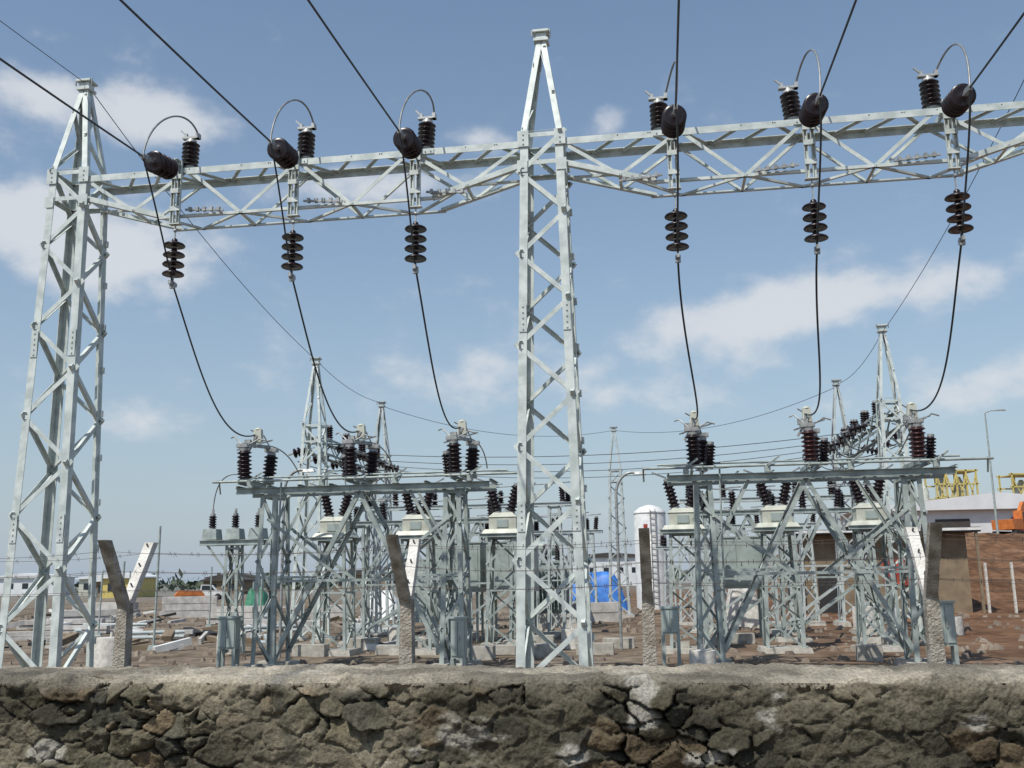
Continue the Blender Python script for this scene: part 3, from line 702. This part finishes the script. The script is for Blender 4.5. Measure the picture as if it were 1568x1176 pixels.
mb=MB().use(WHITE);mb.lathe((8.1,60,0),(0,0,1),[(.95,0),(.95,5.6),(.93,5.7),(.6,5.95),(.2,6.08),(.05,6.1)],28)
mb.use(CAP);mb.lathe((8.1,60,5.55),(0,0,1),[(.97,0),(.97,.05)],28)
for k in range(16): mb.bar((8.0,59.0,.4+k*.35),(8.3,59.0,.4+k*.35),.03)
mb.bar((8.0,59.0,.2),(8.0,59.0,5.8),.04);mb.bar((8.3,59.0,.2),(8.3,59.0,5.8),.04)
mb.use(RED);mb.poly([(-.0,0),(.3,0),(.3,.22),(0,.22)],(7.6,59.10,4.7),(1,0,0),(0,0,1),(0,1,0),.02)
mb.done('storage_tank',IDM)

def empty(name,loc,rot=0):
    e=bpy.data.objects.new(name,None);e.location=loc;e.rotation_euler=(0,0,rot);sc.collection.objects.link(e);return e
def child(mb,name,par):
    o=mb.done(name,IDM);o.parent=par;return o
E=empty('control_building',(13.6,48.4,0),-.12)
mb=MB().use(BROWNW);mb.box((3.9,3,1.85),(7.6,6,3.7));child(mb,'walls',E)
mb=MB().use(DROOF);mb.box((3.9,2.9,3.82),(8.6,7.2,.22));child(mb,'roof',E)
mb=MB().use(WHITE);mb.box((3.9,-.73,3.84),(8.6,.05,.12));child(mb,'fascia',E)
mb=MB().use(RUB);mb.box((1.3,-.01,1.1),(1.0,.06,2.2));mb.use(RED);mb.box((4.6,-.02,1.9),(1.6,.08,1.2))
mb.use(DROOF)
for k in range(7): mb.box((3.9+k*.235,-.08,1.9),(.03,.03,1.2))
child(mb,'door_and_window',E)
mb=MB().use(CAP)
for x in(2.45,2.85): mb.bar((x,-.5,.0),(x+.1,-.15,3.2),.04)
for k in range(9): mb.bar((2.45+k*.01,-.45+k*.04,.3+k*.33),(2.85+k*.01,-.45+k*.04,.3+k*.33),.03)
child(mb,'ladder',E)
for x in(-.2,8.0):
    mb=MB().use(BROWNW);mb.bar((x,-.6,0),(x,-.6,3.7),.12);child(mb,'column',E)

E=empty('industrial_warehouse',(37,92,4.0),-.1)
mb=MB().use(CORR)
mb.box((7,6,1.7),(24,12,3.4));child(mb,'walls',E)
mb=MB().use(CORR);mb.poly([(-13,3.4),(13,3.4),(13,3.6),(0,4.9),(-13,3.6)],(7,5.8,0),(1,0,0),(0,0,1),(0,1,0),13);child(mb,'roof',E)
mb=MB().use(RED);mb.box((9.5,-.05,1.4),(2.6,.1,2.6));mb.use(DROOF);mb.box((3,-.05,1.4),(3,.1,2.4));mb.use(DROOF);mb.box((-2,-.05,2.2),(4,.1,.8));child(mb,'doors',E)
def yframe(x,y,w,z0,h):
    mb=MB().use(YEL);nx=4
    for a in range(nx+1):
        for c in(0,3): mb.bar((x+w*a/nx,y+c,z0),(x+w*a/nx,y+c,z0+h),.16)
    for l in range(1,7):
        zz=z0+h*l/6.1
        for c in(0,3): mb.bar((x-.3,y+c,zz),(x+w+.3,y+c,zz),.16)
        if l%2==0: mb.box((x+w/2,y+1.5,zz-.1),(w,3,.1))
    for a in range(nx):
        mb.bar((x+w*a/nx,y,z0+h*.5),(x+w*(a+1)/nx,y,z0+h*.95),.12);mb.bar((x+w*(a+1)/nx,y,z0+h*.5),(x+w*a/nx,y,z0+h*.95),.12)
    mb.use(CREAM)
    for f in(.25,.7): mb.lathe((x+w*f,y+1.5,z0+h*.2),(0,0,1),[(.7,0),(.7,h*.6),(.2,h*.72)],14)
    mb.done('yellow_process_frame',IDM)
yframe(47.5,112,4.5,4,9.2);yframe(57,114,7,4,8.9)
for (x,y,h,r) in((46,112,7,.5),(63,120,8,.7)):
    mb=MB().use(CREAM);mb.lathe((x,y,gz(x,y)),(0,0,1),[(r,0),(r,h*.9),(r*.4,h),(r*.2,h+.5)],16);mb.done('process_vessel',IDM)
street_lamp(33.6,70,8.6,gz(33.6,70))
mb=MB().use(CONCL)
for k in range(16):
    x=21.8+k*1.15;y=47.0-k*.15;mb.bar((x,y,gz(x,y)-.1),(x,y,gz(x,y)+2.3),.1)
mb.use(WIRE)
for z in(.5,1,1.5,2): mb.tube([(21.8,47,z),(21.8+15*1.15,47-15*.15,z)],.012,4)
mb.done('boundary_fence',IDM)
for k,(x,y,w,h,m) in enumerate(((-75,190,10,3,CREAM),(-48,170,6,2.2,BROWNW),(-100,210,14,3.5,CORR),(-30,200,10,3,BROWNW),(-62,160,6,2.4,BROWNW),(20,220,22,6,CORR),(-5,210,12,4,CREAM),(-55,200,9,2.8,GREY),(-57,150,5,2.8,YEL))):
    E=empty('distant_building',(x,y,0))
    mb=MB().use(m);mb.box((0,0,h/2),(w,8,h));child(mb,'walls',E)
    mb=MB().use(DROOF if k%2 else CORR);mb.poly([(-w/2-.5,h),(w/2+.5,h),(w/2+.5,h+.2),(0,h+1.0),(-w/2-.5,h+.2)],(0,0,0),(1,0,0),(0,0,1),(0,1,0),9);child(mb,'roof',E)
    mb=MB().use(GLASS)
    for a in range(max(1,int(w/3))): mb.box((-w/2+1.5+a*3,-4.03,h*.55),(1.2,.06,1.1))
    child(mb,'windows',E)
mb=MB().use(LEAF)
for k in range(420):
    x=random.uniform(-260,200);y=random.uniform(240,340);s_=random.uniform(1.0,2.2);z=random.uniform(0,1.8)
    for q_ in range(9):
        c=Vector((x+random.gauss(0,s_),y+random.gauss(0,s_),z+abs(random.gauss(0,s_*.5))));a=Vector([random.gauss(0,.8) for _ in range(3)]);b_=Vector([random.gauss(0,.8) for _ in range(3)])
        mb.add([c,c+a,c+a+b_,c+b_],[(0,1,2,3)])
mb.done('distant_tree_line',IDM)

# ================================================================== SKY, SUN, CAMERA
EL=math.radians(56);AZ=math.radians(217)
sv=Vector((math.sin(AZ)*math.cos(EL),math.cos(AZ)*math.cos(EL),math.sin(EL)))
l=bpy.data.lights.new('sun','SUN');l.energy=4.3;l.angle=math.radians(.5);l.color=(1,.96,.88)
lo=bpy.data.objects.new('sun',l);lo.rotation_euler=sv.to_track_quat('Z','Y').to_euler();sc.collection.objects.link(lo)
w=bpy.data.worlds.new('World');sc.world=w;w.use_nodes=True;nt=w.node_tree;N=nt.nodes;L=nt.links
bg=N['Background'];sky=N.new('ShaderNodeTexSky');sky.sky_type='NISHITA';sky.sun_disc=False;sky.sun_elevation=EL;sky.sun_rotation=AZ
sky.air_density=1.4;sky.dust_density=.7;sky.ozone_density=2.0;sky.altitude=300
bg.inputs['Strength'].default_value=.118
tc=N.new('ShaderNodeTexCoord');sp=N.new('ShaderNodeSeparateXYZ');L.new(tc.outputs['Generated'],sp.inputs[0])
def M(op,a,b=None,c=None):
    n=N.new('ShaderNodeMath');n.operation=op
    for i,x in enumerate((a,b,c)):
        if x is None: continue
        if isinstance(x,(int,float)): n.inputs[i].default_value=x
        else: L.new(x,n.inputs[i])
    return n.outputs[0]
az=M('ARCTAN2',sp.outputs['X'],sp.outputs['Y']);el=M('ARCSINE',sp.outputs['Z'])
hz=M('MULTIPLY',M('EXPONENT',M('MULTIPLY',M('MAXIMUM',el,0.0),-3.8)),.88)
hm=N.new('ShaderNodeMix');hm.data_type='RGBA';L.new(hz,hm.inputs['Factor']);L.new(sky.outputs[0],hm.inputs['A']);hm.inputs['B'].default_value=(3.0,3.85,5.0,1)
tot=None
for a0,e0,wa,we,k in((-.36,.437,.075,.028,1.35),(-.485,.435,.06,.028,1.05),(-.478,.325,.085,.042,1.25),(-.37,.30,.085,.042,1.2),(.21,.24,.12,.036,1.1),(.30,.262,.075,.022,1.15),(.425,.262,.085,.024,1.0),(-.056,.202,.17,.033,.75),
    (.15,.175,.09,.02,.8),(.107,.45,.022,.018,1.0),(-.027,.435,.06,.013,.75),(.46,.17,.13,.028,.8),(-.15,.385,.12,.026,.8),(-.365,.15,.08,.02,.7)):
    x=M('DIVIDE',M('SUBTRACT',az,a0),wa);y=M('DIVIDE',M('SUBTRACT',el,e0),we)
    d=M('ADD',M('MULTIPLY',x,x),M('MULTIPLY',y,y));g=M('MULTIPLY',M('EXPONENT',M('MULTIPLY',d,-1)),k)
    tot=g if tot is None else M('ADD',tot,g)
mp=N.new('ShaderNodeMapping');mp.inputs['Scale'].default_value=(1,1,1.6);L.new(tc.outputs['Generated'],mp.inputs[0])
n1=N.new('ShaderNodeTexNoise');n1.inputs['Scale'].default_value=15;n1.inputs['Detail'].default_value=9;n1.inputs['Roughness'].default_value=.56;L.new(mp.outputs[0],n1.inputs['Vector'])
f=M('ADD',M('MULTIPLY',tot,.75),M('MULTIPLY',M('SUBTRACT',n1.outputs['Fac'],.5),1.7))
mr=N.new('ShaderNodeMapRange');mr.interpolation_type='SMOOTHERSTEP';mr.inputs[1].default_value=.10;mr.inputs[2].default_value=1.0;mr.inputs[4].default_value=.88;L.new(f,mr.inputs[0])
cm=N.new('ShaderNodeMix');cm.data_type='RGBA';L.new(mr.outputs[0],cm.inputs['Factor']);L.new(hm.outputs['Result'],cm.inputs['A']);cm.inputs['B'].default_value=(5.9,6.15,6.5,1)
L.new(cm.outputs['Result'],bg.inputs['Color'])
cam=bpy.data.cameras.new('camera');cam.lens=35;cam.sensor_width=36;cam.clip_start=.1;cam.clip_end=12000
co=bpy.data.objects.new('camera',cam);sc.collection.objects.link(co)
co.matrix_world=Matrix.Translation((0,0,1.9))@Matrix.Rotation(math.radians(101.05),4,'X')@Matrix.Rotation(math.radians(-.9),4,'Z')
sc.camera=co
sc.view_settings.view_transform='Standard';sc.view_settings.look='None';sc.view_settings.exposure=0
